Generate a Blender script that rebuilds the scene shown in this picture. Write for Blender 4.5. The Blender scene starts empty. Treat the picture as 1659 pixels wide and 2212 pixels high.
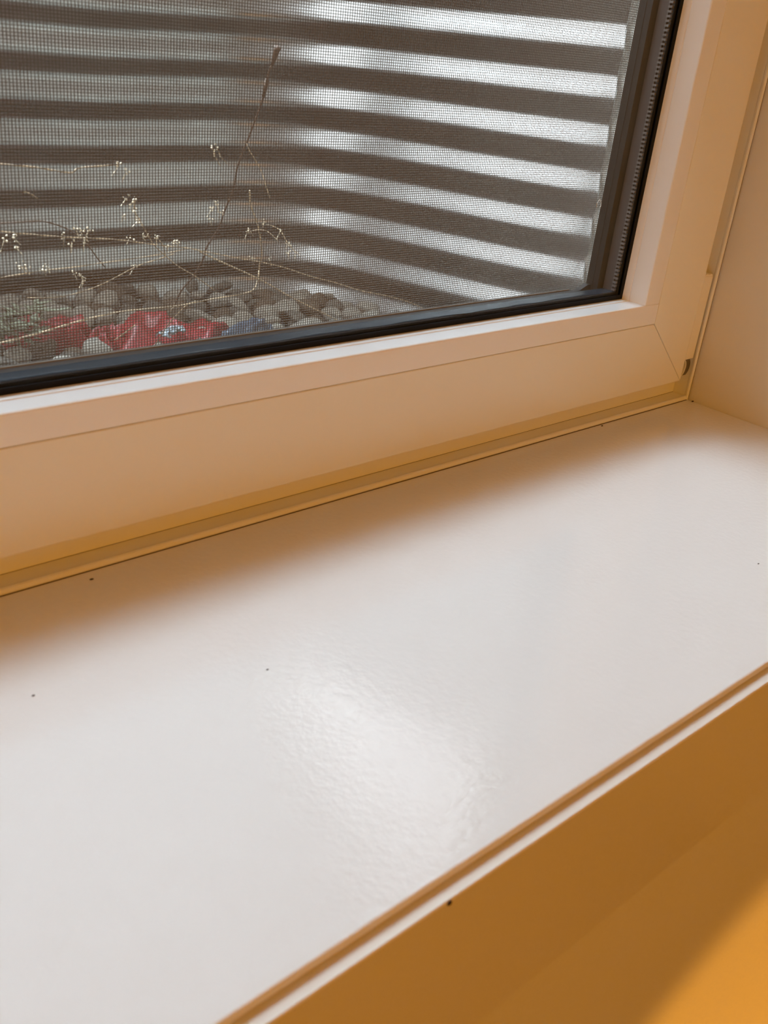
import bpy, bmesh, math, random
from mathutils import Vector, Matrix, noise
random.seed(7)
C = bpy.context.scene.collection
sc = bpy.context.scene

# ------------------------------------------------------------------ camera
cam_d = bpy.data.cameras.new('camera'); cam = bpy.data.objects.new('camera', cam_d); C.objects.link(cam)
cam.matrix_world = Matrix(((0.73920292, 0.22821013, -0.63363963, -0.59989466),
                           (-0.66597508, 0.38777720, -0.63726449, -0.32404313),
                           (0.10028079, 0.89305598, 0.43862830, 0.20738987),
                           (0, 0, 0, 1)))
# orthonormalise
q = cam.matrix_world.to_quaternion(); loc = cam.matrix_world.to_translation()
cam.rotation_mode = 'QUATERNION'; cam.rotation_quaternion = q; cam.location = loc
cam_d.sensor_fit = 'HORIZONTAL'; cam_d.sensor_width = 36.0
cam_d.lens = 2137.5 / 1659 * 36.0
cam_d.clip_start = 0.01; cam_d.clip_end = 50
cam_d.dof.use_dof = True; cam_d.dof.focus_distance = 0.62; cam_d.dof.aperture_fstop = 28.0
sc.camera = cam

# ------------------------------------------------------------------ colour management
sc.view_settings.view_transform = 'Standard'; sc.view_settings.look = 'None'
sc.view_settings.exposure = 0.0; sc.view_settings.gamma = 1.0
sc.view_settings.use_curve_mapping = False

# ------------------------------------------------------------------ sky
SKY = 12.0
w = bpy.data.worlds.new('sky'); sc.world = w; w.use_nodes = True
nt = w.node_tree; nt.nodes.clear()
out = nt.nodes.new('ShaderNodeOutputWorld'); bg = nt.nodes.new('ShaderNodeBackground')
tc = nt.nodes.new('ShaderNodeTexCoord'); sx = nt.nodes.new('ShaderNodeSeparateXYZ'); mr = nt.nodes.new('ShaderNodeMapRange'); cr = nt.nodes.new('ShaderNodeValToRGB')
# overcast sky: brightest to the left of the well, darker straight ahead, lighter again to the right
mr.inputs['From Min'].default_value = -1; mr.inputs['From Max'].default_value = 1
els = cr.color_ramp.elements; els[0].position = 0.30; els[0].color = (1.1, 1.2, 1.28, 1)
els[1].position = 0.42; els[1].color = (0.20, 0.23, 0.26, 1)
for ps, cl in ((0.745, (0.24, 0.28, 0.31, 1)), (0.775, (1.1, 1.15, 1.25, 1))):
    e = els.new(ps); e.color = cl
nt.links.new(tc.outputs['Generated'], sx.inputs[0]); nt.links.new(sx.outputs['X'], mr.inputs['Value']); nt.links.new(mr.outputs[0], cr.inputs['Fac'])
nt.links.new(cr.outputs['Color'], bg.inputs['Color']); bg.inputs['Strength'].default_value = SKY
nt.links.new(bg.outputs['Background'], out.inputs['Surface'])

SUNV = (-0.18, 0.46, 0.87)
def lamp(name, kind, loc, energy, color, target=None, **kw):
    d = bpy.data.lights.new(name, kind); d.energy = energy; d.color = color
    for k, v in kw.items(): setattr(d, k, v)
    o = bpy.data.objects.new(name, d); C.objects.link(o); o.location = loc
    if target is not None:
        o.rotation_mode = 'QUATERNION'
        o.rotation_quaternion = (Vector(target) - Vector(loc)).to_track_quat('-Z', 'Y')
    return o
# guides sky sampling through the open top of the window well (adds no light of its own)
p = lamp('sky_portal', 'AREA', (-0.45, 0.335, 0.47), 1, (1, 1, 1), (-0.45, 0.335, 0), shape='RECTANGLE', size=1.1, size_y=0.40)
p.data.cycles.is_portal = True
# hazy sun behind thin cloud, high over the back of the window well
lamp('hazy_sun', 'SUN', (0.2, 2, 3), 16.2, (0.655, 0.84, 1.0), (0.2 - SUNV[0], 2 - SUNV[1], 3 - SUNV[2]), angle=math.radians(28))
WARM = (1.0, 0.425, 0.052)
lamp('ceiling_lamp_light', 'AREA', (-1.2, -2.2, 0.95), 20.5, WARM, (-0.9, -1.4, 0), shape='DISK', size=0.45)
lamp('added_wall_spot', 'SPOT', (-0.1, -0.95, -0.75), 19, WARM, (-0.1, -0.2, -0.66), spot_size=math.radians(61.5), spot_blend=0.10, shadow_soft_size=0.02)  # added unseen spot; its cone edge makes the bright patch low on the wall

# ------------------------------------------------------------------ materials
def mat(name, col, rough=0.5, metal=0.0, spec=0.5, bump=None, var=None, coat=0.0, coat_rough=0.1):
    m = bpy.data.materials.new(name); m.use_nodes = True; t = m.node_tree; b = t.nodes['Principled BSDF']
    b.inputs['Base Color'].default_value = (*col, 1); b.inputs['Roughness'].default_value = rough
    b.inputs['Metallic'].default_value = metal; b.inputs['Specular IOR Level'].default_value = spec
    b.inputs['Coat Weight'].default_value = coat; b.inputs['Coat Roughness'].default_value = coat_rough
    tc = t.nodes.new('ShaderNodeTexCoord')
    if var:   # (scale, amount, detail)
        n = t.nodes.new('ShaderNodeTexNoise'); n.inputs['Scale'].default_value = var[0]; n.inputs['Detail'].default_value = var[2]
        r = t.nodes.new('ShaderNodeValToRGB'); a = var[1]
        r.color_ramp.elements[0].position = 0.3; r.color_ramp.elements[1].position = 0.7
        r.color_ramp.elements[0].color = tuple(c * (1 - a) for c in col) + (1,)
        r.color_ramp.elements[1].color = tuple(min(1, c * (1 + a)) for c in col) + (1,)
        t.links.new(tc.outputs['Object'], n.inputs['Vector']); t.links.new(n.outputs['Fac'], r.inputs['Fac'])
        t.links.new(r.outputs['Color'], b.inputs['Base Color'])
    if bump:  # list of (scale, strength, distance)
        prev = None
        for s, st, ds in bump:
            n = t.nodes.new('ShaderNodeTexNoise'); n.inputs['Scale'].default_value = s; n.inputs['Detail'].default_value = 2
            bp = t.nodes.new('ShaderNodeBump'); bp.inputs['Strength'].default_value = st; bp.inputs['Distance'].default_value = ds
            t.links.new(tc.outputs['Object'], n.inputs['Vector']); t.links.new(n.outputs['Fac'], bp.inputs['Height'])
            if prev: t.links.new(prev.outputs['Normal'], bp.inputs['Normal'])
            prev = bp
        t.links.new(prev.outputs['Normal'], b.inputs['Normal'])
    return m
def glass_mat(name, DUST_VEIL, F0):
    m = bpy.data.materials.new(name); m.use_nodes = True; t = m.node_tree; t.nodes.clear(); N = t.nodes.new; L = t.links.new
    o = N('ShaderNodeOutputMaterial'); tr = N('ShaderNodeBsdfTransparent'); gl = N('ShaderNodeBsdfGlossy'); gl.inputs['Roughness'].default_value = 0.0
    tr.inputs['Color'].default_value = (0.985, 0.99, 0.985, 1)
    geo = N('ShaderNodeNewGeometry'); dot = N('ShaderNodeVectorMath'); dot.operation = 'DOT_PRODUCT'
    L(geo.outputs['Incoming'], dot.inputs[0]); L(geo.outputs['Normal'], dot.inputs[1])
    ab = N('ShaderNodeMath'); ab.operation = 'ABSOLUTE'; L(dot.outputs['Value'], ab.inputs[0])
    om = N('ShaderNodeMath'); om.operation = 'SUBTRACT'; om.inputs[0].default_value = 1; L(ab.outputs[0], om.inputs[1])
    pw = N('ShaderNodeMath'); pw.operation = 'POWER'; L(om.outputs[0], pw.inputs[0]); pw.inputs[1].default_value = 5
    ma = N('ShaderNodeMath'); ma.operation = 'MULTIPLY_ADD'; L(pw.outputs[0], ma.inputs[0]); ma.inputs[1].default_value = 0.96; ma.inputs[2].default_value = F0
    mx = N('ShaderNodeMixShader'); L(ma.outputs[0], mx.inputs['Fac']); L(tr.outputs[0], mx.inputs[1]); L(gl.outputs[0], mx.inputs[2])
    df = N('ShaderNodeBsdfDiffuse'); df.inputs['Color'].default_value = (0.8, 0.78, 0.74, 1)  # pale diffuse film: dust plus a painted veil for warm room reflections
    tc = N('ShaderNodeTexCoord'); ns = N('ShaderNodeTexNoise'); ns.inputs['Scale'].default_value = 9; ns.inputs['Detail'].default_value = 5
    rg = N('ShaderNodeMapRange'); rg.inputs['From Min'].default_value = 0.3; rg.inputs['From Max'].default_value = 0.75
    rg.inputs['To Min'].default_value = DUST_VEIL * 0.5; rg.inputs['To Max'].default_value = DUST_VEIL * 1.5
    L(tc.outputs['Object'], ns.inputs['Vector']); L(ns.outputs['Fac'], rg.inputs['Value'])
    m2 = N('ShaderNodeMixShader'); L(rg.outputs[0], m2.inputs['Fac']); L(mx.outputs[0], m2.inputs[1]); L(df.outputs[0], m2.inputs[2])
    L(m2.outputs[0], o.inputs['Surface']); return m
M = dict(
    wall=mat('wall_paint', (0.80, 0.78, 0.74), 0.55, bump=[(60, 0.05, 0.002)]),
    reveal=mat('reveal_paint', (0.80, 0.765, 0.68), 0.35, bump=[(25, 0.03, 0.002)]),
    room=mat('room_paint', (0.80, 0.76, 0.68), 0.7),
    floor=mat('floor_boards', (0.16, 0.09, 0.05), 0.4, var=(3, 0.2, 3)),
    sill=mat('sill_laminate', (0.80, 0.795, 0.785), 0.045, spec=0.5, bump=[(330, 0.22, 0.0006), (45, 0.03, 0.001)]),
    panel=mat('panel_paint', (0.80, 0.77, 0.72), 0.28, bump=[(12, 0.04, 0.004)]),
    upvc=mat('lamplit_upvc', (0.82, 0.80, 0.70), 0.30, bump=[(8, 0.03, 0.003)]),  # white plastic tinted cream, the warmer light on the frame put into the colour
    bead=mat('daylit_bead', (0.84, 0.85, 0.85), 0.18, spec=0.6),  # same plastic in a cooler white, daylight put into the colour
    rubber=mat('black_rubber', (0.006, 0.005, 0.005), 0.55, spec=0.15),
    spacer=mat('grey_spacer', (0.20, 0.185, 0.175), 0.4, metal=0.2),
    brownspacer=mat('brown_spacer', (0.11, 0.085, 0.07), 0.5),
    sealant=mat('blue_black_sealant', (0.018, 0.030, 0.045), 0.25),
    anthracite=mat('anthracite_frame', (0.022, 0.021, 0.020), 0.40),
    anthracite2=mat('anthracite_step', (0.034, 0.034, 0.032), 0.45),
    wire=mat('screen_wire', (0.075, 0.065, 0.055), 0.55),
    spline=mat('pale_spline', (0.22, 0.20, 0.17), 0.6),
    metal=mat('hinge_metal', (0.25, 0.22, 0.19), 0.35, metal=0.9, bump=[(900, 0.3, 0.0005)]),
    steel=mat('galvanised_steel', (0.30, 0.30, 0.295), 0.36, metal=0.95, var=(14, 0.15, 5), bump=[(18, 0.08, 0.006)]),
    render=mat('pale_render', (0.42, 0.40, 0.36), 0.9, bump=[(150, 0.3, 0.002)]),
    brick=mat('dark_brick', (0.10, 0.075, 0.06), 0.9, var=(12, 0.3, 3)),
    concrete=mat('beige_concrete', (0.15, 0.135, 0.12), 0.9, var=(20, 0.15, 5), bump=[(150, 0.3, 0.002)]),
    soil=mat('dark_soil', (0.05, 0.04, 0.032), 0.95, bump=[(120, 0.6, 0.004)]),
    stone_grey=mat('grey_stone', (0.13, 0.118, 0.10), 0.8, var=(60, 0.3, 4), bump=[(300, 0.4, 0.001)]),
    stone_pale=mat('pale_stone', (0.30, 0.28, 0.24), 0.8, var=(60, 0.2, 4), bump=[(300, 0.4, 0.001)]),
    stone_brown=mat('brown_stone', (0.11, 0.08, 0.055), 0.8, var=(60, 0.3, 4), bump=[(300, 0.4, 0.001)]),
    stalk=mat('dry_stalk', (0.42, 0.30, 0.18), 0.6, var=(200, 0.3, 2)),
    stalkdark=mat('dark_stalk', (0.09, 0.05, 0.03), 0.6),
    seed=mat('dry_seed', (0.70, 0.58, 0.42), 0.6),
    red=mat('red_wrap', (0.30, 0.022, 0.028), 0.35, var=(40, 0.25, 3)),
    pale=mat('pale_blue_patch', (0.42, 0.50, 0.56), 0.45),
    blue=mat('blue_scrap', (0.045, 0.065, 0.10), 0.45),
    leaf=mat('grey_green_leaf', (0.22, 0.24, 0.17), 0.7),
    speck=mat('dark_speck', (0.03, 0.012, 0.005), 0.8),
    fibre=mat('pale_fibre', (0.75, 0.70, 0.62), 0.6),
    glass=glass_mat('clear_glass', 0.0005, 0.012), dust_veil=glass_mat('dust_veil_glass', 0.035, 0.02), gap=mat('gap_shade', (0.07, 0.035, 0.02), 0.8))

# ------------------------------------------------------------------ helpers
def link(name, bm, m, parent=None, smooth=False, bevel=0.0, kind=None):
    me = bpy.data.meshes.new(name); bmesh.ops.recalc_face_normals(bm, faces=bm.faces); bm.to_mesh(me); bm.free()
    o = bpy.data.objects.new(name, me); C.objects.link(o); me.materials.append(m)
    if smooth:
        for f in me.polygons: f.use_smooth = True
    if bevel:
        md = o.modifiers.new('bevel', 'BEVEL'); md.width = bevel; md.segments = 2; md.limit_method = 'ANGLE'; md.angle_limit = math.radians(40)
    if parent: o.parent = parent
    if kind: o['kind'] = kind
    return o
def box(bm, x0, x1, y0, y1, z0, z1):
    v = [bm.verts.new(p) for p in ((x0,y0,z0),(x1,y0,z0),(x1,y1,z0),(x0,y1,z0),(x0,y0,z1),(x1,y0,z1),(x1,y1,z1),(x0,y1,z1))]
    for f in ((3,2,1,0),(4,5,6,7),(0,1,5,4),(1,2,6,5),(2,3,7,6),(3,0,4,7)): bm.faces.new([v[i] for i in f])
def boxes(name, L, m, **kw):
    bm = bmesh.new()
    for b in L: box(bm, *b)
    return link(name, bm, m, **kw)
def prism(bm, sections):
    """sections: list of equal-length point loops, skinned one after the other and capped"""
    rings = [[bm.verts.new(p) for p in s] for s in sections]; n = len(rings[0])
    for a, b in zip(rings, rings[1:]):
        for i in range(n): bm.faces.new((a[i], a[(i+1) % n], b[(i+1) % n], b[i]))
    bm.faces.new(rings[0]); bm.faces.new(list(reversed(rings[-1])))
def tube(bm, pts, r, sides=6, taper=1.0):
    pts = [Vector(p) for p in pts]; rings = []
    for i, p in enumerate(pts):
        d = (pts[min(i+1, len(pts)-1)] - pts[max(i-1, 0)]).normalized()
        a = d.cross(Vector((0.1, 0.2, 1))).normalized() if abs(d.z) < 0.95 else d.cross(Vector((1, 0, 0))).normalized()
        b = d.cross(a); rr = r * (1 + (taper - 1) * i / max(1, len(pts)-1))
        rings.append([bm.verts.new(p + (a * math.cos(2*math.pi*k/sides) + b * math.sin(2*math.pi*k/sides)) * rr) for k in range(sides)])
    for q0, q1 in zip(rings, rings[1:]):
        for k in range(sides): bm.faces.new((q0[k], q0[(k+1) % sides], q1[(k+1) % sides], q1[k]))
    bm.faces.new(rings[0]); bm.faces.new(list(reversed(rings[-1])))
def empty(name, loc=(0,0,0), label=None, cat=None, group=None, kind=None):
    o = bpy.data.objects.new(name, None); C.objects.link(o); o.location = loc; o.empty_display_size = 0.02
    if label: o['label'] = label
    if cat: o['category'] = cat
    if group: o['group'] = group
    if kind: o['kind'] = kind
    return o
def tag(o, label, cat, group=None, kind=None):
    o['label'] = label; o['category'] = cat
    if group: o['group'] = group
    if kind: o['kind'] = kind
    return o

# ------------------------------------------------------------------ the setting
XL = -0.90          # left end of the window opening
YW = -0.1995        # face of the room's window wall below the panel
HT = 0.78           # height of the opening above the sill
RX0, RX1, RY, RZ0, RZ1 = -2.6, 1.0, -3.0, -1.15, 1.30
def struct(o, label):
    o['kind'] = 'structure'; o['label'] = label; return o
boxes_back = [(0.0009, 0.36, YW, 0.05, RZ0, RZ1), (0.0009, 0.088, 0.05, 0.0501, HT, HT + 0.001),
              (0.36, RX1, YW, 0.05, RZ0, RZ1),
              (RX0, XL - 0.001, YW, 0.05, RZ0, RZ1),
              (XL - 0.001, 0.0009, YW, 0.05, HT + 0.001, RZ1), ]
struct(boxes('wall_back', boxes_back, M['reveal']), 'painted window wall with the side reveal beside the sill')
struct(boxes('wall_below', [(XL - 0.001, 0.0009, YW, 0.045, RZ0, -0.0115)], M['wall']), 'painted wall lit orange below the sill panel')
struct(boxes('trim_1', [(XL - 0.088, 0.088, 0.046, 0.185, -0.5, -0.012)], M['concrete']), 'concrete outside wall under the window')
struct(boxes('wall_outside', [(0.088, RX1, 0.0502, 0.185, 0.4702, 3.0), (RX0, XL - 0.088, 0.0502, 0.185, 0.4702, 3.0), (XL - 0.088, 0.088, 0.0502, 0.185, HT + 0.03, 3.0)], M['brick']), 'house wall above the window well')
struct(boxes('trim_2', [(0.088, RX1, 0.0502, 0.185, -0.5, 0.47), (RX0, XL - 0.088, 0.0502, 0.185, -0.5, 0.47)], M['render']), 'pale rendered outside reveal beside the window')
struct(boxes('floor', [(RX0, RX1, RY, YW, RZ0 - 0.05, RZ0)], M['floor']), 'room floor')
struct(boxes('ceiling', [(RX0, RX1, RY, YW, RZ1, RZ1 + 0.05)], M['room']), 'room ceiling')
struct(boxes('wall_left', [(RX0 - 0.05, RX0, RY, YW + 0.3, RZ0, RZ1)], M['room']), 'left room wall')
struct(boxes('wall_right', [(RX1, RX1 + 0.05, RY, YW + 0.3, RZ0, RZ1)], M['room']), 'right room wall')
struct(boxes('wall_front', [(RX0, RX1, RY - 0.05, RY, RZ0, RZ1)], M['room']), 'room wall opposite the window')

# ------------------------------------------------------------------ sill and apron
bm = bmesh.new()
box(bm, XL, 0.0004, -0.2000, 0.012, -0.0034, 0.0)
o = link('window_sill', bm, M['sill'], bevel=0.0007)
tag(o, 'glossy white window sill board lit by daylight below the window', 'window sill')
bm = bmesh.new()
prism(bm, [[(x, -0.2052, -0.0755), (x, -0.2052, -0.0042), (x, -0.2048, -0.0036), (x, -0.190, -0.0036), (x, -0.190, -0.0115), (x, -0.1997, -0.0115), (x, -0.1997, -0.0755)] for x in (XL - 0.08, 0.0)])
o = link('sill_apron', bm, M['panel'])
tag(o, 'white apron board under the sill edge, glowing orange in the lamplight', 'panel')

# ------------------------------------------------------------------ window
win = empty('window_1', (-0.45, 0, 0), kind='structure'); win['label'] = 'white plastic basement window with dark outer frame'
def W(o):
    o.location = (0.45, 0, 0); o.parent = win; return o      # parts are modelled in world coordinates
# fixed frame: bottom ledge with raised lip, right ledge with lip, back face behind the sash
def frame_profile_bottom(x):
    return [(x, -0.0012, 0.0001), (x, -0.0016, 0.0012), (x, -0.0013, 0.0026), (x, -0.0004, 0.0031), (x, 0.0006, 0.0029), (x, 0.0009, 0.0025),
            (x, 0.0100, 0.0024), (x, 0.0100, 0.040), (x, 0.060, 0.040), (x, 0.060, 0.0001)]
def frame_profile_side(z):
    return [(-0.0005, -0.0014, z), (-0.0010, -0.0019, z), (-0.0018, -0.0017, z), (-0.0023, -0.0008, z), (-0.0022, 0.0004, z), (-0.0019, 0.0008, z),
            (-0.0018, 0.0104, z), (-0.040, 0.0104, z), (-0.040, 0.045, z), (-0.0005, 0.045, z)]
bm = bmesh.new()
prism(bm, [frame_profile_bottom(XL + 0.0022), frame_profile_bottom(-0.0020)])
prism(bm, [frame_profile_side(0.0002), frame_profile_side(HT)])
prism(bm, [[(2 * (XL / 2) - p[0], p[1], p[2]) for p in frame_profile_side(z)] for z in (0.0002, HT)])
box(bm, XL, 0, 0.0, 0.045, HT - 0.003, HT)
box(bm, XL, 0, 0.010, 0.045, HT - 0.04, HT)
W(link('frame', bm, M['upvc'], bevel=0.0003))
# sash: bottom rail and right stile meet in a mitre
SX, SZ = -0.0138, 0.0153        # outer edge of the sash
GX, GZ = -0.0612, 0.0593        # line of the glazing beads
SXL, SZT = XL - SX, HT - 0.012
GXL, GZT = XL - GX, HT - 0.058
g = 0.00018
def quadprism(pts, y0, y1):
    bm = bmesh.new(); prism(bm, [[(x, y, z) for x, z in pts] for y in (y0, y1)]); return bm
rail = W(link('sash_rail', quadprism([(SXL + g, SZ), (SX - g, SZ), (GX - g, GZ - g), (GXL + g, GZ - g)], 0.0, 0.0095), M['upvc'], bevel=0.0005)); rail['label'] = 'bottom rail of the sash'
st = W(link('sash_stile', quadprism([(SX, SZ + g), (SX, SZT), (GX + g, GZT), (GX + g, GZ)], 0.0, 0.0095), M['upvc'], bevel=0.0005)); st['label'] = 'right upright of the sash'
st = W(link('sash_stile', quadprism([(SXL, SZ + g), (SXL, SZT), (GXL - g, GZT), (GXL - g, GZ)], 0.0, 0.0095), M['upvc'], bevel=0.0005)); st['label'] = 'left upright of the sash'
st = W(link('sash_rail', quadprism([(SXL + g, SZT), (SX - g, SZT), (GX - g, GZT + g), (GXL + g, GZT + g)], 0.0, 0.0095), M['upvc'], bevel=0.0005)); st['label'] = 'top rail of the sash'
# body of the sash behind its face
W(boxes('sash_core', [(GXL - 0.02, GX + 0.02, 0.0096, 0.0285, SZ + 0.026, GZ + 0.0005), (GX + 0.0002, GX + 0.021, 0.0096, 0.0285, GZ, GZT),
                      (GXL - 0.021, GXL - 0.0002, 0.0096, 0.0285, GZ, GZT), (GXL - 0.02, GX + 0.02, 0.0096, 0.0285, GZT, GZT + 0.02)], M['upvc']))
# glazing beads: the bottom one runs through, the uprights stand on it
def bead_bottom(x): return [(x, 0.0001, GZ + g), (x, 0.0001, 0.0713), (x, 0.0003, 0.0719), (x, 0.0009, 0.0722), (x, 0.0104, 0.0726), (x, 0.0108, 0.0722), (x, 0.0112, 0.0728), (x, 0.0150, 0.0731), (x, 0.0150, GZ + g)]
bm = bmesh.new(); prism(bm, [bead_bottom(GXL), bead_bottom(GX)])
b = W(link('glazing_bead', bm, M['bead'])); b['label'] = 'bottom glazing bead, bright with daylight'
def bead_side(z, fx=lambda x: x):
    return [(fx(x), y, z) for x, y in ((GX - g, 0.0001), (-0.0750, 0.0001), (-0.0756, 0.0003), (-0.0759, 0.0009), (-0.0782, 0.0104), (-0.0780, 0.0108), (-0.0785, 0.0112), (-0.0796, 0.0150), (GX - g, 0.0150))]
bm = bmesh.new(); prism(bm, [bead_side(0.07225), bead_side(GZT - 0.013)])
W(link('glazing_bead', bm, M['bead']))
bm = bmesh.new(); prism(bm, [bead_side(0.07225, lambda x: XL - x), bead_side(GZT - 0.013, lambda x: XL - x)])
W(link('glazing_bead', bm, M['bead']))
W(boxes('glazing_bead', [(GXL, GX, 0.0001, 0.015, GZT - 0.0129, GZT)], M['bead']))
# rubber gasket
QX, QZ = -0.0835, 0.0769
QXL, QZT = XL - QX, GZT - 0.018
W(boxes('gasket', [(GXL, GX, 0.0151, 0.0157, 0.062, 0.0757), (-0.0822, GX, 0.0151, 0.0157, 0.0757, QZT), (GXL, XL + 0.0822, 0.0151, 0.0157, 0.0757, QZT), (GXL, GX, 0.0151, 0.0157, QZT, QZT + 0.014)], M['rubber']))
W(boxes('edge_seal', [(GXL, GX, 0.0173, 0.0178, 0.062, QZ), (QX, GX, 0.0173, 0.0178, QZ, QZT), (GXL, QXL, 0.0173, 0.0178, QZ, QZT), (GXL, GX, 0.0173, 0.0178, QZT, QZT + 0.014)], M['rubber']))
# glass unit
for y0, lab in ((0.0160, 'room side pane'), (0.0278, 'outer pane')):
    p = W(boxes('glass_pane', [(GXL, GX, y0, y0 + 0.0012, 0.062, GZT)], M['glass' if y0 < 0.02 else 'dust_veil'])); p['label'] = lab
sp = W(boxes('spacer_bar', [(QXL, QX, 0.0180, 0.0276, 0.066, QZ), (QX, GX, 0.0207, 0.0276, 0.066, QZT + 0.01), (GXL, QXL, 0.0207, 0.0276, 0.066, QZT + 0.01), (QXL, QX, 0.0180, 0.0276, QZT, QZT + 0.01)], M['brownspacer']))
# comb-like ridges along the room side of the upright spacers
bm = bmesh.new(); z = 0.0776
while z < QZT:
    for s, x in ((1, QX), (-1, QXL)):
        box(bm, *sorted((x - s * 0.0013, x + s * 0.006)), 0.0180, 0.0206, z, z + 0.0011)
    z += 0.0023
for s, x in ((1, QX), (-1, QXL)): box(bm, *sorted((x + s * 0.0012, x + s * 0.008)), 0.0181, 0.0206, 0.0775, QZT)
W(link('spacer_ridges', bm, M['spacer']))
# wavy bead of sealant on the bottom spacer
bm = bmesh.new(); n = 240; secs = []
for i in range(n + 1):
    x = QXL + 0.001 + (QX - QXL - 0.002) * i / n
    yy = 0.0205 + 0.0011 * math.sin(x * 95) + 0.0007 * math.sin(x * 41 + 1) + 0.0005 * math.sin(x * 213)
    zz = QZ + 0.0004 + 0.00015 * math.sin(x * 77)
    secs.append([(x, 0.0181, QZ - 0.0002), (x, 0.0181, QZ + 0.0002), (x, yy - 0.001, zz), (x, yy, zz - 0.0001), (x, yy + 0.0006, QZ - 0.0002)])
prism(bm, secs); W(link('sealant_bead', bm, M['sealant'], smooth=True))
W(boxes('sealant_strip', [(QXL, QX, 0.0182, 0.0274, QZ + 0.0000, QZ + 0.00012)], M['sealant']))
# anthracite outer rebate
BX, BZ = -0.0872, 0.0748
bm = bmesh.new()
box(bm, XL - BX - 0.02, BX + 0.03, 0.0292, 0.0375, 0.03, BZ)
box(bm, BX, BX + 0.04, 0.0292, 0.0330, BZ - 0.002, GZT); box(bm, BX - 0.0003, BX + 0.04, 0.0330, 0.0375, BZ - 0.002, GZT)
box(bm, XL - BX - 0.04, XL - BX, 0.0292, 0.0375, BZ - 0.002, GZT)
box(bm, XL - BX - 0.04, BX + 0.04, 0.0292, 0.0375, GZT - 0.02, GZT + 0.03)
# welded corner fillet
arc = [(BX + 0.001, BZ - 0.001), (BX + 0.001, BZ + 0.0032), (BX - 0.0030, BZ + 0.0032)]
for k in range(1, 9):
    a = math.radians(90 * k / 9); arc.append((BX - 0.0030 - 0.0075 * math.sin(a), BZ + 0.0003 + 0.0032 * (1 - math.sin(a)) ** 1.0 * 0.9))
arc.append((BX - 0.016, BZ - 0.001))
prism(bm, [[(x, y, z) for x, z in arc] for y in (0.0340, 0.0376)])
W(link('outer_frame', bm, M['anthracite']))
# cover strip and hinge in the gap at the right
bm = bmesh.new()
box(bm, -0.0132, -0.0034, 0.0004, 0.0095, 0.0295, 0.0848)
prism(bm, [[(x, y, z) for x, z in ((-0.0132, 0.0848), (-0.0034, 0.0848), (-0.0034, 0.0853), (-0.0055, 0.0862), (-0.0078, 0.0857), (-0.0090, 0.0860), (-0.0110, 0.0864), (-0.0132, 0.0853))] for y in (0.0006, 0.009)])
c = W(link('hinge_cover', bm, M['upvc'], bevel=0.0003)); c['label'] = 'narrow white cover strip in the gap beside the sash'
bm = bmesh.new()
def crescent(x, off, thick):
    out = []
    for k in range(9):
        a = math.radians(-62 + 124 * k / 8); out.append((x + off * math.cos(a) - off, 0.0, 0.0237 + 0.0058 * math.sin(a) / math.sin(math.radians(62))))
    return out
A = crescent(-0.0090, 0.0060, 0); 
ring = [(p[0], p[2]) for p in A] + [(p[0] + 0.0060, p[2]) for p in reversed(A)]
prism(bm, [[(x, y, z) for x, z in ring] for y in (0.0016, 0.0060)])
h = W(link('hinge', bm, M['metal'], smooth=False)); h['label'] = 'small curved metal hinge barrel'
bm = bmesh.new(); ring = [(p[0] - 0.0010, p[2]) for p in A] + [(p[0] - 0.0002, p[2]) for p in reversed(A)]
prism(bm, [[(x, y, z) for x, z in ring] for y in (0.0008, 0.0060)])
l = link('hinge_rim', bm, M['upvc']); l.parent = h

W(boxes('gap_shade_line', [(-0.0006, 0.0008, -0.0011, 0.004, 0.0, HT), (XL, -0.0006, -0.0015, 0.0, 0.00001, 0.0004), (XL + 0.002, -0.002, 0.0098, 0.0101, 0.0024, 0.00255)], M['gap']))  # dark strips standing in for the shade in the gaps around the frame

# ------------------------------------------------------------------ insect screen
scr = empty('insect_screen', (-0.45, 0.039, 0.07), 'fine dark insect mesh stretched outside the window glass', 'insect screen')
bm = bmesh.new()
X0, X1, Z0, Z1, YS = XL - BX - 0.004, BX + 0.004, 0.0640, GZT - 0.02, 0.0392
PX, PZ, RW = 0.00133, 0.00114, 0.00014
def sag(x, z): return 0.0
x = X0
while x < X1:
    box(bm, x - RW, x + RW, YS - RW - 0.0001, YS + RW - 0.0001, Z0, Z1); x += PX
z = Z0
while z < Z1:
    box(bm, X0, X1, YS - RW + 0.00012, YS + RW + 0.00012, z - RW, z + RW); z += PZ
o = link('screen_mesh', bm, M['wire']); o.location = (0.45, -0.039, -0.07); o.parent = scr
o = boxes('screen_edge_strip', [(X0 + 0.02, X1 - 0.020, 0.0378, 0.0386, 0.0700, 0.0754)], M['spline']); o.location = (0.45, -0.039, -0.07); o.parent = scr
o['label'] = 'pale edge strip along the bottom of the mesh'
bm = bmesh.new(); pts = []
for k in range(20):
    a = math.radians(-60 + 300 * k / 19); pts.append((-0.0894 + 0.0021 * math.cos(a), 0.0378 + 0.0004 * math.sin(a * 2), 0.1256 + 0.0024 * math.sin(a)))
tube(bm, pts, 0.00022, 5); f = link('curled_fibre', bm, M['fibre'], smooth=True)
tag(f, 'tiny curled pale fibre caught on the insect mesh beside the right frame', 'fibre')

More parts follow.
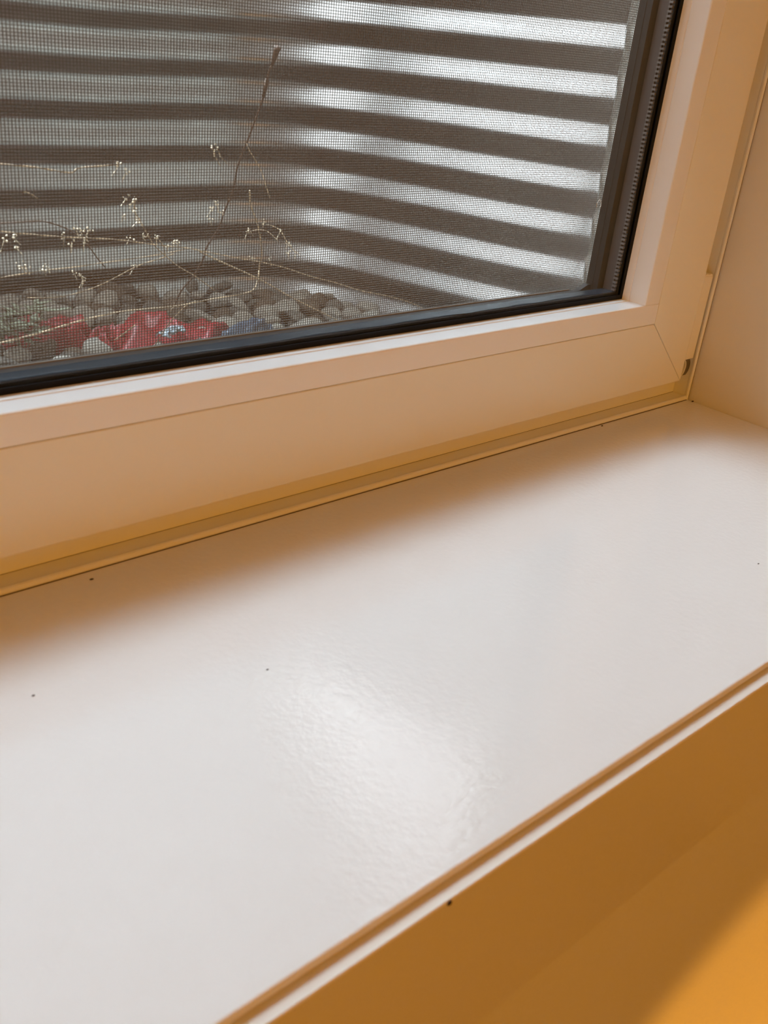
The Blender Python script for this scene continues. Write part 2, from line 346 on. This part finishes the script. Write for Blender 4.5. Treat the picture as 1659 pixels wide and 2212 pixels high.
# ------------------------------------------------------------------ window well
plan_r = [(0.0835, 0.1630), (0.0785, 0.178), (0.0680, 0.215), (0.0540, 0.270), (0.0400, 0.330), (0.0220, 0.395), (-0.0050, 0.440), (-0.0480, 0.470), (-0.1050, 0.486), (-0.1700, 0.495), (-0.2600, 0.500), (-0.3500, 0.502)]
plan = plan_r + [(-0.45, 0.503)] + [(XL - x, y) for x, y in reversed(plan_r)]
def catmull(P, n):
    out = []
    for i in range(len(P) - 1):
        p0, p1, p2, p3 = (Vector(P[max(i - 1, 0)]), Vector(P[i]), Vector(P[i + 1]), Vector(P[min(i + 2, len(P) - 1)]))
        for k in range(n):
            t = k / n; out.append(0.5 * ((2 * p1) + (-p0 + p2) * t + (2 * p0 - 5 * p1 + 4 * p2 - p3) * t * t + (-p0 + 3 * p1 - 3 * p2 + p3) * t ** 3))
    out.append(Vector(P[-1])); return out
cur = catmull(plan, 8)
WAMP, WPH = 0.0046, 0.0
PITCH, AMP, WZ0, WZ1 = 0.035, WAMP, -0.10, 0.475
ns_ = int((WZ1 - WZ0) / PITCH * 14)
def well_point(i, z, t=0.0):
    a = cur[max(i - 1, 0)]; b = cur[min(i + 1, len(cur) - 1)]; d = (b - a).normalized(); nrm = Vector((d.y, -d.x))   # points outward from the well
    if nrm.dot(cur[i] - Vector((-0.45, 0.2))) < 0: nrm = -nrm
    if i < 12: nrm = nrm.lerp(Vector((0.72, 0.69)), 1 - i / 12).normalized()
    x = cur[i].x; tilt = 0.055 * max(-0.4, min(1.0, (x + 0.10) / 0.18)) * 0.15
    ph = 2 * math.pi * (z - tilt - WPH) / PITCH
    s = 0.35 * math.sin(ph) + 0.65 * (2 / math.pi) * math.asin(0.985 * math.sin(ph))
    dent = 0.0015 * noise.noise(Vector((i * 0.08, z * 6, 3)))
    lean = -0.022 * (z - 0.12) * (1 - i / 16) if i < 16 else 0.0
    off = AMP * s + dent + t
    return (cur[i].x + nrm.x * off + lean, cur[i].y + nrm.y * off, z)
bm = bmesh.new(); grid = []
for j in range(ns_ + 1):
    z = WZ0 + (WZ1 - WZ0) * j / ns_
    grid.append([bm.verts.new(well_point(i, z)) for i in range(len(cur))])
for j in range(ns_):
    for i in range(len(cur) - 1): bm.faces.new((grid[j][i], grid[j][i + 1], grid[j + 1][i + 1], grid[j + 1][i]))
o = link('window_well', bm, M['steel'], smooth=True)
md = o.modifiers.new('thickness', 'SOLIDIFY'); md.thickness = 0.0012; md.offset = 1
tag(o, 'curved corrugated galvanised steel window well wall around the gravel', 'window well')

# ------------------------------------------------------------------ gravel floor
def inside_well(x, y, m=0.0):
    if y < 0.186: return False
    best = None
    for i in range(len(cur) - 1):
        a, b = cur[i], cur[i + 1]
        if min(a.x, b.x) <= x <= max(a.x, b.x) and a.y > 0.3: best = a.y if best is None else max(best, a.y)
    lim = best if best is not None else 0.33
    side = 0.0775 - (y - 0.164) * 0.235
    return y < lim - m and x < side - m and x > XL - side + m
bm = bmesh.new(); box(bm, XL - 0.12, 0.12, 0.186, 0.56, -0.16, -0.105)
struct(link('floor', bm, M['soil']), 'dark soil under the gravel in the window well')
def stone_mesh(seed, r):
    bm = bmesh.new(); bmesh.ops.create_icosphere(bm, subdivisions=3, radius=r); rnd = random.Random(seed)
    sx, sy, sz = rnd.uniform(0.95, 1.3), rnd.uniform(0.75, 1.05), rnd.uniform(0.55, 0.8); off = Vector((seed * 3.1, 0, 0))
    cuts = [(Vector((rnd.gauss(0, 1), rnd.gauss(0, 1), rnd.gauss(0, 1))).normalized(), rnd.uniform(0.48, 0.75) * r) for _ in range(8)]
    for v in bm.verts:
        c = v.co.copy()
        for nn, dd in cuts:
            e = c.dot(nn) - dd
            if e > 0: c -= nn * e * 0.85
        c *= 1 + 0.10 * noise.noise(c / r * 1.6 + off)
        v.co = Vector((c.x * sx, c.y * sy, c.z * sz))
    me = bpy.data.meshes.new('gravel_stone'); bm.to_mesh(me); bm.free()
    for f in me.polygons: f.use_smooth = True
    return me
KINDS = [('stone_pale', 'pale grey-white gravel stone among the gravel in the window well', 'pale gravel stones in the window well'),
         ('stone_grey', 'mid-grey gravel stone among the gravel in the window well', 'grey gravel stones in the window well'),
         ('stone_brown', 'brownish gravel stone among the gravel in the window well', 'brown gravel stones in the window well')]
protos = []
for k in range(12):
    me = stone_mesh(k + 1, 0.0125); kd = KINDS[0 if k < 5 else 1 if k < 9 else 2]; me.materials.append(M[kd[0]]); protos.append((me, kd))
rnd = random.Random(11); count = 0; spots = []
y = 0.483; row = 0
while y > 0.200:
    x = 0.072 - (0.5 * 0.0225 if row % 2 else 0)
    while x > -0.40 - (y - 0.2) * 0.15:
        px, py = x + rnd.uniform(-.004, .004), y + rnd.uniform(-.004, .004)
        if inside_well(px, py, 0.011): spots.append((px, py))
        x -= 0.0225
    y -= 0.0195; row += 1
for px, py in spots[:298]:
    me, kd = protos[rnd.randrange(12)]
    o = bpy.data.objects.new('gravel_stone', me); C.objects.link(o)
    o.location = (px, py, -0.0335 + rnd.uniform(-0.003, 0.006)); s = rnd.uniform(0.75, 1.2); o.scale = (s, s, s)
    o.rotation_euler = (rnd.uniform(-.5, .5), rnd.uniform(-.5, .5), rnd.uniform(0, 6.28)); zone = ('against the back wall of the window well' if py > 0.425 else 'near the right steel wall of the window well' if px > -0.02 else
            'beside the grey-green weed in the window well' if px < -0.27 else 'nearest the window glass in the gravel' if py < 0.30 else 'around the red wrappers in the window well')
    hue = {'stone_pale': 'pale grey-white', 'stone_grey': 'mid-grey', 'stone_brown': 'dark brownish'}[kd[0]]
    tag(o, f'{hue} gravel stone {zone}', 'stone', f'{hue} gravel stones {zone}')
# small gravel between and beyond the stones
bm = bmesh.new(); rnd = random.Random(5)
for k in range(1500):
    px, py = rnd.uniform(XL - 0.05, 0.07), rnd.uniform(0.190, 0.495)
    if not inside_well(px, py, 0.008): continue
    r = rnd.uniform(0.004, 0.010); m4 = Matrix.Translation((px, py, -0.0415 + r * 0.2)) @ Matrix.Rotation(rnd.uniform(0, 6), 4, (rnd.random(), rnd.random(), 1)) @ Matrix.Diagonal((1, .8, .7, 1))
    bmesh.ops.create_icosphere(bm, subdivisions=1, radius=r, matrix=m4)
tag(link('fine_gravel', bm, M['stone_grey'], smooth=True), 'small loose grit filling the gaps between the gravel stones', 'gravel', kind='stuff')

# ------------------------------------------------------------------ litter on the gravel
def crumple(name, cx, cy, cz, L, Wd, rot, seed, m, amp, th=0.0009, parent=None, nx=44, ny=24):
    bm = bmesh.new(); g_ = []
    for j in range(ny + 1):
        rw = []
        for i in range(nx + 1):
            u, v = i / nx - .5, j / ny - .5
            edge = 1 + 0.22 * noise.noise(Vector((u * 4 + seed, v * 3, 0)))
            x, y = u * L * edge, v * Wd * (1 + 0.3 * noise.noise(Vector((u * 5, seed, 1))))
            f = noise.noise(Vector((u * 3.2 + seed, v * 2.2, seed))); f2 = noise.noise(Vector((u * 8, v * 7 + seed, 2)))
            z = amp * (1.0 - abs(f) * 2.6) + amp * 0.35 * f2 - amp * 1.3 * (2 * abs(v)) ** 3 - amp * 1.2 * (2 * abs(u)) ** 4
            x += 0.006 * f2; y += 0.006 * f
            rw.append(bm.verts.new((x, y, z)))
        g_.append(rw)
    for j in range(ny):
        for i in range(nx): bm.faces.new((g_[j][i], g_[j][i+1], g_[j+1][i+1], g_[j+1][i]))
    o = link(name, bm, m, smooth=True); md = o.modifiers.new('t', 'SOLIDIFY'); md.thickness = th
    o.location = (cx, cy, cz); o.rotation_euler = (0, 0, rot)
    if parent: o.parent = parent
    return o
r1 = crumple('crumpled_wrapper', -0.208, 0.334, -0.019, 0.100, 0.060, 0.05, 1.3, M['red'], 0.012)
tag(r1, 'largest crumpled red wrapper lying on the gravel with a pale blue patch', 'wrapper')
pch = crumple('printed_patch', -0.010, -0.026, 0.0075, 0.022, 0.010, 0.3, 7.1, M['pale'], 0.002, parent=r1, nx=12, ny=8)
r2 = crumple('crumpled_wrapper', -0.288, 0.362, -0.020, 0.058, 0.030, -0.45, 4.7, M['red'], 0.012)
tag(r2, 'smaller crumpled red scrap on the gravel left of the big red wrapper', 'wrapper')
r4 = crumple('crumpled_wrapper', -0.258, 0.330, -0.020, 0.026, 0.024, 0.3, 9.9, M['red'], 0.010)
tag(r4, 'little red scrap between the two bigger red wrappers', 'wrapper')
r3 = crumple('plastic_scrap', -0.160, 0.289, -0.012, 0.046, 0.016, 0.25, 2.2, M['blue'], 0.006)
tag(r3, 'narrow dark blue scrap on the gravel right of the red wrapper', 'scrap')
# small grey-green weed at the far left of the gravel
wd = empty('small_weed', (-0.300, 0.345, -0.022), 'small grey-green leafy weed at the left end of the gravel', 'weed')
bm = bmesh.new(); rnd = random.Random(3)
for k in range(60):
    a = rnd.uniform(0, 6.28); ln = rnd.uniform(0.008, 0.018); r0 = rnd.uniform(0, 0.022); h0 = rnd.uniform(0.002, 0.028)
    c = Vector((-0.015 + math.cos(a) * r0, math.sin(a) * r0, h0)); b = rnd.uniform(0, 6.28); d = Vector((math.cos(b), math.sin(b), rnd.uniform(-.2, .6))).normalized() * ln
    s = d.cross(Vector((0, 0, 1))).normalized() * ln * 0.22
    prism(bm, [[c, c + d * .5 + s, c + d, c + d * .5 - s], [c + Vector((0, 0, .0004)), c + d * .5 + s + Vector((0, 0, .0008)), c + d + Vector((0, 0, .0004)), c + d * .5 - s + Vector((0, 0, .0008))]])
o = link('leaves', bm, M['leaf']); o.parent = wd
bm = bmesh.new()
for k in range(7):
    a = k * 0.9; tube(bm, [(-0.015, 0, -0.012), (-0.015 + 0.006 * math.cos(a), 0.006 * math.sin(a), 0.008), (-0.015 + 0.016 * math.cos(a), 0.016 * math.sin(a), 0.022)], 0.0005, 5)
o = link('stems', bm, M['leaf']); o.parent = wd

# ------------------------------------------------------------------ dried stalks behind the screen
STALKS = [
 ('long trailing', [
   (0.0006, [(-0.4381, 0.1, 0.1141), (-0.4225, 0.1096, 0.1107), (-0.4143, 0.1144, 0.1087), (-0.3972, 0.124, 0.1048), (-0.3814, 0.1323, 0.1014), (-0.3591, 0.1433, 0.0973), (-0.3437, 0.1504, 0.0943), (-0.3276, 0.1577, 0.0905), (-0.3103, 0.1651, 0.0864), (-0.2864, 0.1747, 0.0814), (-0.2742, 0.1794, 0.0781), (-0.2586, 0.1852, 0.0739), (-0.2335, 0.1941, 0.0672), (-0.2162, 0.1999, 0.063), (-0.1889, 0.2088, 0.0551), (-0.1594, 0.2178, 0.045), (-0.1284, 0.2267, 0.0358), (-0.0944, 0.2359, 0.0247), (-0.0592, 0.2447, 0.0154), (-0.0214, 0.2536, 0.0038), (0.0064, 0.26, -0.0077)]),
  ], [(-0.3834, 0.13, 0.1025), (-0.3774, 0.13, 0.1057), (-0.3705, 0.13, 0.1051), (-0.3744, 0.13, 0.1035), (-0.3733, 0.13, 0.0995), (-0.3795, 0.13, 0.0994), (-0.293, 0.18, 0.0836), (-0.2905, 0.18, 0.0834), (-0.2975, 0.18, 0.0825), (-0.332, 0.16, 0.0929)] ),
 ('low left rising', [
   (0.0005, [(-0.4324, 0.12, 0.0862), (-0.4176, 0.1252, 0.0863), (-0.394, 0.1329, 0.086), (-0.3719, 0.1396, 0.0849), (-0.355, 0.1445, 0.0847), (-0.3363, 0.1496, 0.0842), (-0.3163, 0.1548, 0.0842), (-0.2956, 0.16, 0.0849)]),
  ], [(-0.4113, 0.12, 0.1008), (-0.4121, 0.12, 0.105), (-0.4164, 0.12, 0.1048), (-0.4054, 0.13, 0.0897), (-0.4032, 0.13, 0.0891), (-0.3929, 0.13, 0.0888), (-0.3948, 0.13, 0.0878)] ),
 ('bright front', [
   (0.0007, [(-0.4423, 0.1, 0.0623), (-0.4261, 0.1093, 0.0609), (-0.4133, 0.1163, 0.0598), (-0.3999, 0.1233, 0.059), (-0.3856, 0.1305, 0.0586), (-0.3709, 0.1375, 0.0582), (-0.3505, 0.1468, 0.057), (-0.3344, 0.1536, 0.0553), (-0.2997, 0.1674, 0.0504), (-0.2814, 0.1743, 0.0493), (-0.2608, 0.1816, 0.0481), (-0.2352, 0.1903, 0.0465), (-0.2253, 0.1937, 0.0475), (-0.2212, 0.1962, 0.051), (-0.2173, 0.2, 0.0574)]),
  ], [] ),
 ('arched left', [
   (0.0005, [(-0.3378, 0.28, 0.0306), (-0.3314, 0.2638, 0.0341), (-0.3252, 0.2471, 0.0395), (-0.3201, 0.2313, 0.0464), (-0.3163, 0.2173, 0.0537), (-0.314, 0.2063, 0.06), (-0.3105, 0.1881, 0.0702), (-0.3073, 0.173, 0.0768), (-0.3051, 0.16, 0.0826)]),
  ], [(-0.3205, 0.25, 0.0519), (-0.3169, 0.25, 0.0505), (-0.3145, 0.25, 0.0477), (-0.3146, 0.25, 0.0454), (-0.3071, 0.2, 0.0662)] ),
 ('diagonal right', [
   (0.0008, [(-0.2886, 0.16, 0.0832), (-0.2826, 0.1629, 0.0803), (-0.2691, 0.1693, 0.0743), (-0.2517, 0.1771, 0.0669), (-0.2329, 0.1852, 0.0587), (-0.2137, 0.1932, 0.0499), (-0.1933, 0.2015, 0.0396), (-0.172, 0.2096, 0.0295), (-0.1498, 0.2176, 0.0193), (-0.1265, 0.2256, 0.0085), (-0.1131, 0.23, 0.0023)]),
  ], [] ),
 ('tall', [
   (0.0011, [(-0.196, 0.22, 0.1891), (-0.1956, 0.2246, 0.1801), (-0.1964, 0.2273, 0.1747), (-0.1949, 0.2325, 0.164), (-0.1942, 0.2373, 0.1539), (-0.1952, 0.2427, 0.1425), (-0.196, 0.248, 0.1309), (-0.1969, 0.2512, 0.124), (-0.1976, 0.2569, 0.1111), (-0.196, 0.2623, 0.098), (-0.1981, 0.2695, 0.081), (-0.1991, 0.2743, 0.0693), (-0.2044, 0.2808, 0.0547), (-0.205, 0.2844, 0.0454), (-0.2092, 0.2901, 0.0318), (-0.2158, 0.2955, 0.0206), (-0.2183, 0.3, 0.009)]),
   (0.0005, [(-0.227, 0.205, 0.1348), (-0.2261, 0.2031, 0.131), (-0.2234, 0.2001, 0.1255), (-0.2208, 0.197, 0.1195), (-0.2199, 0.1939, 0.1131), (-0.2187, 0.19, 0.1049)]),
  ], [(-0.2503, 0.2, 0.1006), (-0.2545, 0.2, 0.0975), (-0.2481, 0.2, 0.0956), (-0.2547, 0.2, 0.0909), (-0.2517, 0.2, 0.1012), (-0.2183, 0.3, 0.009)] ),
 ('upright mid', [
   (0.0009, [(-0.2271, 0.2, 0.1078), (-0.2199, 0.208, 0.0971), (-0.2108, 0.2151, 0.0876), (-0.2041, 0.2207, 0.0797), (-0.1948, 0.2295, 0.0667), (-0.1889, 0.2365, 0.0561), (-0.1866, 0.2418, 0.048), (-0.18, 0.25, 0.0347)]),
   (0.0004, [(-0.2131, 0.22, 0.0776), (-0.209, 0.2139, 0.0804), (-0.2052, 0.2084, 0.0799), (-0.2021, 0.2, 0.0749)]),
   (0.0005, [(-0.2058, 0.21, 0.084), (-0.203, 0.2072, 0.0839), (-0.1994, 0.2027, 0.0813), (-0.198, 0.196, 0.0746), (-0.195, 0.19, 0.0695)]),
  ], [(-0.2131, 0.22, 0.0782), (-0.2117, 0.22, 0.0793), (-0.2074, 0.21, 0.0858), (-0.2015, 0.2, 0.082), (-0.2026, 0.19, 0.0759), (-0.195, 0.19, 0.0695), (-0.2022, 0.19, 0.0705), (-0.1941, 0.24, 0.0556), (-0.1794, 0.24, 0.0534)] ),
 ('upright left', [
   (0.0006, [(-0.3344, 0.15, 0.1142), (-0.3278, 0.1619, 0.1059), (-0.3176, 0.1736, 0.0981), (-0.3102, 0.1826, 0.0917), (-0.293, 0.2016, 0.0779), (-0.2745, 0.2188, 0.0661), (-0.2554, 0.2353, 0.0546), (-0.23, 0.2552, 0.0417), (-0.1974, 0.28, 0.0228)]),
   (0.0004, [(-0.3152, 0.17, 0.092), (-0.3218, 0.1605, 0.0925), (-0.33, 0.15, 0.0961)]),
   (0.0004, [(-0.2981, 0.18, 0.0762), (-0.3062, 0.1694, 0.0853), (-0.3158, 0.16, 0.0921)]),
  ], [(-0.3344, 0.15, 0.1147), (-0.3365, 0.15, 0.1124), (-0.3394, 0.15, 0.1148), (-0.3317, 0.155, 0.1078), (-0.3414, 0.15, 0.1061), (-0.3264, 0.16, 0.1019), (-0.33, 0.15, 0.0961), (-0.3161, 0.16, 0.0923)] ),
 ('kinked upper left', [
   (0.0006, [(-0.4457, 0.07, 0.1461), (-0.4355, 0.0732, 0.1445), (-0.4194, 0.078, 0.1424), (-0.4022, 0.0829, 0.1393), (-0.3985, 0.084, 0.1406), (-0.3937, 0.0853, 0.1411), (-0.3837, 0.0879, 0.1412), (-0.3753, 0.09, 0.1414)]),
  ], [(-0.3753, 0.09, 0.1414), (-0.3722, 0.09, 0.1382)] ),
 ('dark curved left', [
   (0.0007, [(-0.4183, 0.14, 0.1089), (-0.4044, 0.1532, 0.1048), (-0.38, 0.1745, 0.1005), (-0.3694, 0.1834, 0.0983), (-0.3579, 0.1928, 0.0943), (-0.3428, 0.2053, 0.0874), (-0.3257, 0.2204, 0.0755), (-0.3132, 0.2326, 0.0639), (-0.3048, 0.24, 0.0568)]),
  ], [] ),
 ('fallen front', [
   (0.0006, [(-0.2528, 0.27, -0.0092), (-0.2592, 0.2423, 0.0141), (-0.262, 0.2257, 0.0264), (-0.2641, 0.2124, 0.0355), (-0.2649, 0.2, 0.042)]),
  ], [] ),
 ('short bright', [
   (0.0007, [(-0.3046, 0.23, 0.0129), (-0.3057, 0.2148, 0.0221), (-0.3072, 0.2, 0.031)]),
  ], [] ),
 ('short upper', [
   (0.0005, [(-0.4065, 0.12, 0.1254), (-0.4027, 0.12, 0.1239), (-0.3998, 0.12, 0.1218)]),
  ], [] ),
 ('pair upper', [
   (0.0004, [(-0.274, 0.17, 0.1365), (-0.2724, 0.17, 0.132), (-0.2688, 0.17, 0.1271)]),
   (0.0004, [(-0.2646, 0.18, 0.1356), (-0.2619, 0.18, 0.1305), (-0.2574, 0.18, 0.1269)]),
  ], [(-0.274, 0.17, 0.1362), (-0.2646, 0.18, 0.1358)] ),
]
LABELS = {
 'long trailing': ('longest trailing tan stalk running from the left edge down to the right gravel', 'stalk'),
 'low left rising': ('thin tan stalk rising from the left edge to meet the long stalk', 'stalk'),
 'bright front': ('bright pale stalk crossing low in front of the red wrappers', 'stalk'),
 'arched left': ('thin arched stalk above the smaller red scrap', 'stalk'),
 'diagonal right': ('stiff pale stalk slanting down right to the window bottom', 'stalk'),
 'tall': ('tallest upright stalk reaching up the corrugated steel', 'stalk'),
 'upright mid': ('upright stalk with seed heads right of the tallest one', 'stalk'),
 'upright left': ('leaning stalk with seed heads left of the tallest one', 'stalk'),
 'kinked upper left': ('pale kinked stalk high at the left edge', 'stalk'),
 'dark curved left': ('dark brown curved stalk at the left edge', 'stalk'),
 'fallen front': ('thin stalk leaning over the right end of the big red wrapper', 'stalk'),
 'short bright': ('short bright stalk piece in front of the big red wrapper', 'stalk'),
 'short upper': ('tiny pale stalk piece below the kinked stalk', 'stalk'),
 'pair upper': ('small pair of hair-thin stems left of the tallest stalk', 'stalk')}
rnd = random.Random(21)
for key, paths, seeds in STALKS:
    lab, cat = LABELS[key]; base = Vector(min((p for _, P in paths for p in P), key=lambda p: p[2]))
    e = empty('dried_stalk', base, lab, cat, 'dried stalks behind the insect screen')
    for n_, (r, P) in enumerate(paths):
        sm = []; PP = [Vector(p) - base for p in P]
        for i in range(len(PP) - 1):
            p0, p1, p2, p3 = PP[max(i-1, 0)], PP[i], PP[i+1], PP[min(i+2, len(PP)-1)]
            for k in range(4):
                t = k / 4; sm.append(0.5 * ((2*p1) + (-p0+p2)*t + (2*p0-5*p1+4*p2-p3)*t*t + (-p0+3*p1-3*p2+p3)*t**3))
        sm.append(PP[-1]); bm = bmesh.new(); tube(bm, sm, r * 0.62, 6, 0.9)
        if key == 'tall' and n_ == 0:
            tube(bm, [sm[0], sm[1], sm[3], sm[5]], 0.0026, 6, 0.4); tube(bm, [sm[10], sm[12], sm[14]], 0.0016, 6, 0.7)
        o = link('stem' if n_ == 0 else 'side_stem', bm, M['stalkdark' if key == 'dark curved left' or (key == 'tall' and n_ == 0) else 'stalk'], smooth=True); o.parent = e
    for s in seeds:
        bm = bmesh.new()
        for k in range(6):
            c = Vector(s) - base + Vector((rnd.gauss(0, .0009), rnd.gauss(0, .0009), rnd.gauss(0, .0008)))
            bmesh.ops.create_icosphere(bm, subdivisions=1, radius=rnd.uniform(.0003, .0007), matrix=Matrix.Translation(c))
        tube(bm, [Vector(s) - base, Vector(s) - base + Vector((rnd.uniform(-.004, .004), .001, rnd.uniform(-.006, -.003)))], 0.00025, 4)
        o = link('seed_head', bm, M['seed']); o.parent = e

# ------------------------------------------------------------------ specks of dirt
SPECKS = [(-0.4433, -0.0076, 0.0, .0006, 'dark speck on the sill near the left end of the frame'),
          (-0.4215, -0.0953, 0.0, .00035, 'tiny dark speck near the middle of the bright sill'),
          (-0.4932, -0.0644, 0.0, .0004, 'tiny dark speck on the left part of the sill'),
          (-0.1822, -0.1549, 0.0, .0004, 'tiny dark speck at the right side of the sill'),
          (-0.1004, -0.0013 - 0.002, 0.0, .0006, 'dark speck against the frame lip towards the right'),
          (0.0045 - 0.006, -0.006, 0.0004, .0008, 'crumb of dirt in the corner of sill and reveal')]
for x, y, z, r, lab in SPECKS:
    bm = bmesh.new(); bmesh.ops.create_icosphere(bm, subdivisions=2, radius=r, matrix=Matrix.Diagonal((1.5, .8, .5, 1)))
    o = link('dirt_speck', bm, M['speck'], smooth=True); o.location = (x, y, z + r * 0.3); tag(o, lab, 'speck')
bm = bmesh.new(); bmesh.ops.create_icosphere(bm, subdivisions=2, radius=.0009, matrix=Matrix.Diagonal((1, .5, 1, 1)))
o = link('dirt_speck', bm, M['speck'], smooth=True); o.location = (-0.43997, -0.2053, -0.0045); tag(o, 'black speck on the edge of the orange apron board', 'speck')
